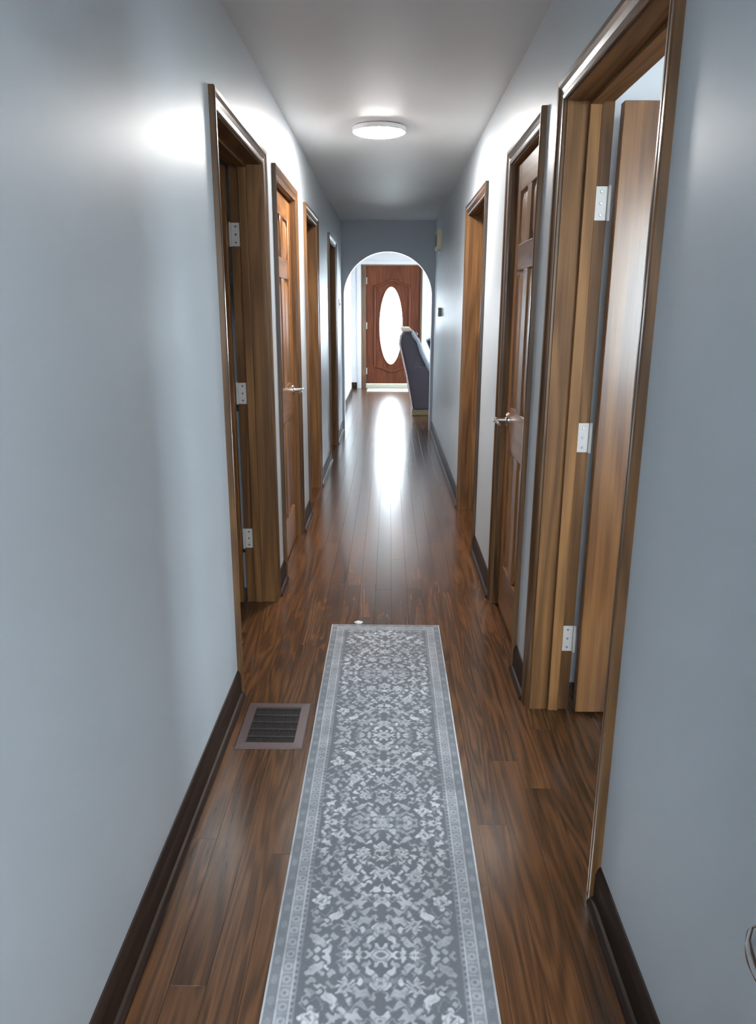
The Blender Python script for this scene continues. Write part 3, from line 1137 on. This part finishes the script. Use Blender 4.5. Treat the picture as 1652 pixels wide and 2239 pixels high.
def slope(mb, pts_out, pts_in, z0, z1):
    mb.add([(x, y, z0) for x, y in pts_out] + [(x, y, z1) for x, y in pts_in], [(i, (i + 1) % 4, 4 + (i + 1) % 4, 4 + i) for i in range(4)])


mb = MB()
ro = [(VX0, VY0), (VX1, VY0), (VX1, VY1), (VX0, VY1)]
ins = lambda d: [(VX0 + d, VY0 + d), (VX1 - d, VY0 + d), (VX1 - d, VY1 - d), (VX0 + d, VY1 - d)]
slope(mb, ro, ins(0.004), 0.0005, 0.005)
slope(mb, ins(0.004), ins(fw), 0.005, 0.006)
slope(mb, ins(fw), ins(fw + 0.001), 0.006, 0.0005)
mb.build('frame', M['vent'], vent)
mb = MB()
mb.box(VX0 + fw, VX1 - fw, VY0 + fw, VY1 - fw, 0.0002, 0.0008)  # thin black sheet painted as the shade inside the duct
mb.build('duct_shade_sheet', M['black'], vent)
nbar = 5
for i in range(nbar):
    y = VY0 + fw + (VY1 - VY0 - 2 * fw) * (i + 0.5) / nbar + 0.016
    MB().bev(VX0 + fw, VX1 - fw, y - 0.0035, y + 0.0035, 0.0008, 0.0050, 0.001, 1).build('bar', M['vent_dark'], vent)
mb = MB()
nl = 26
for i in range(nl):
    x = VX0 + fw + (VX1 - VX0 - 2 * fw) * (i + 0.5) / nl
    mb.box(x - 0.0009, x + 0.0009, VY0 + fw, VY1 - fw, 0.0008, 0.0040)
tag(mb.build('louvre_bank', M['vent_dark'], vent), kind='stuff')

# ------------------------------------------------------------------ things on the far walls
ch = empty('door_chime', (XR, 8.25, 2.14))
tag(ch, 'cream door chime box high on the right wall near the arch', 'door chime')
MB().bev(XR - 0.055, XR, 8.05, 8.42, 2.045, 2.24, 0.006, 2).build('case', M['beige'], ch)
mb = MB()
for k in range(7):
    mb.box(XR - 0.0565, XR - 0.054, 8.09 + k * 0.045, 8.105 + k * 0.045, 2.08, 2.20)
mb.build('grille', M['greyplastic'], ch)
MB().bev(XR - 0.030, XR - 0.012, 8.30, 8.33, 2.015, 2.047, 0.003, 1).build('tab', M['white'], ch)

th = empty('thermostat', (XR, 8.05, 1.42))
tag(th, 'small grey thermostat on the right wall below the door chime', 'thermostat')
MB().bev(XR - 0.030, XR, 7.98, 8.14, 1.375, 1.465, 0.006, 2).build('case', M['greyplastic'], th)
MB().bev(XR - 0.032, XR - 0.029, 8.01, 8.11, 1.41, 1.45, 0.001, 1).build('screen', M['darkplastic'], th)

sw = empty('light_switch', (XL, 8.75, 1.5))
tag(sw, 'white light switch plate on the left wall just before the arch', 'light switch')
MB().bev(XL, XL + 0.006, 8.71, 8.79, 1.44, 1.56, 0.002, 2).build('plate', M['beige'], sw)
MB().bev(XL + 0.005, XL + 0.018, 8.742, 8.758, 1.488, 1.512, 0.002, 1).build('toggle', M['white'], sw)

# ------------------------------------------------------------------ recliner beyond the arch
rc = empty('recliner', (0.62, 10.9, 0))
tag(rc, 'charcoal fabric recliner seen side-on through the archway', 'armchair')
ya, yb = 10.45, 11.30
mb = MB()
mb.bev(0.33, 1.02, ya + 0.06, yb - 0.06, 0.0, 0.085, 0.008, 2)
mb.build('base', M['tanwood'], rc)
for y0_, y1_ in ((ya, ya + 0.17), (yb - 0.17, yb)):
    mb = MB()
    mb.prism([(0.335, 0.085), (0.255, 0.56), (0.33, 0.70), (1.02, 0.66), (1.10, 0.60), (1.08, 0.085)], 'y', y0_, y1_, bevel=0.035)
    mb.build('armrest', M['chair'], rc)
mb = MB()
mb.bev(0.42, 1.14, ya + 0.16, yb - 0.16, 0.10, 0.50, 0.05, 3)
mb.build('seat', M['chair'], rc)
mb = MB()
mb.prism([(0.345, 0.12), (0.155, 0.98), (0.165, 1.10), (0.225, 1.155), (0.315, 1.14), (0.385, 1.04), (0.58, 0.60), (0.60, 0.14)], 'y', ya + 0.02, yb - 0.02, bevel=0.035)
br = mb.build('backrest', M['chair'], rc)
pp = [(0.330, 0.10), (0.245, 0.56), (0.142, 0.99), (0.158, 1.11)]
MB().tube([(x, ya + 0.012, z) for x, z in pp], 0.012, 8).build('edge_tube', M['edge_tube'], br)  # pale pink tube along the rear edge of the backrest
mb = MB()
mb.bev(0.165, 0.300, ya + 0.02, yb - 0.10, 1.150, 1.205, 0.026, 4)
hp = mb.build('head_pillow', M['tan'], None)
tag(hp, 'tan pillow resting on top of the recliner back', 'pillow')
# throw blanket draped over the front of the backrest
path = [(0.315, 1.158), (0.345, 1.135), (0.405, 1.045), (0.48, 0.875), (0.555, 0.705), (0.60, 0.640)]
path = [Vector((x, 0, z)) for x, z in path]
fine = []
for i in range(len(path) - 1):
    for t in (0, 0.25, 0.5, 0.75):
        fine.append(path[i].lerp(path[i + 1], t))
fine.append(path[-1])
v, f = [], []
NY = 16
for i, p in enumerate(fine):
    d = (fine[min(i + 1, len(fine) - 1)] - fine[max(i - 1, 0)]).normalized()
    nrm = Vector((-d.z, 0, d.x))
    if nrm.z < 0:
        nrm = -nrm
    for j in range(NY + 1):
        y = ya - 0.01 + (yb - ya - 0.1) * j / NY
        wv = -0.020 + 0.006 * math.sin(j * 1.7 + i * 0.3) + 0.005 * math.sin(i * 0.9)
        v.append(p + nrm * wv + Vector((0, y, 0)))
for i in range(len(fine) - 1):
    for j in range(NY):
        k = i * (NY + 1) + j
        f.append((k, k + 1, k + NY + 2, k + NY + 1))
th_ = MB().add(v, f, 0, True).build('throw_blanket', M['throw'])
md = th_.modifiers.new('thickness', 'SOLIDIFY')
md.thickness = 0.050
md.offset = 0.0
tag(th_, 'blue-grey throw blanket draped down the recliner back', 'blanket')
mb = MB()
mb.prism([(0.530, 1.02), (0.61, 1.06), (0.69, 1.02), (0.87, 0.54), (0.84, 0.512), (0.76, 0.512)], 'y', ya + 0.22, yb - 0.20, bevel=0.02)
bc = mb.build('cushion', M['blackfab'])
tag(bc, 'black cushion leaning on the recliner, half hidden by the arch', 'cushion')

# pale mat at the foot of the front door
mb = MB()
mb.bev(-0.40, 0.42, 13.55, 14.14, 0.0, 0.012, 0.004, 2)
tag(mb.build('door_mat', M['mat']), 'pale mat on the floor at the foot of the front door', 'mat')
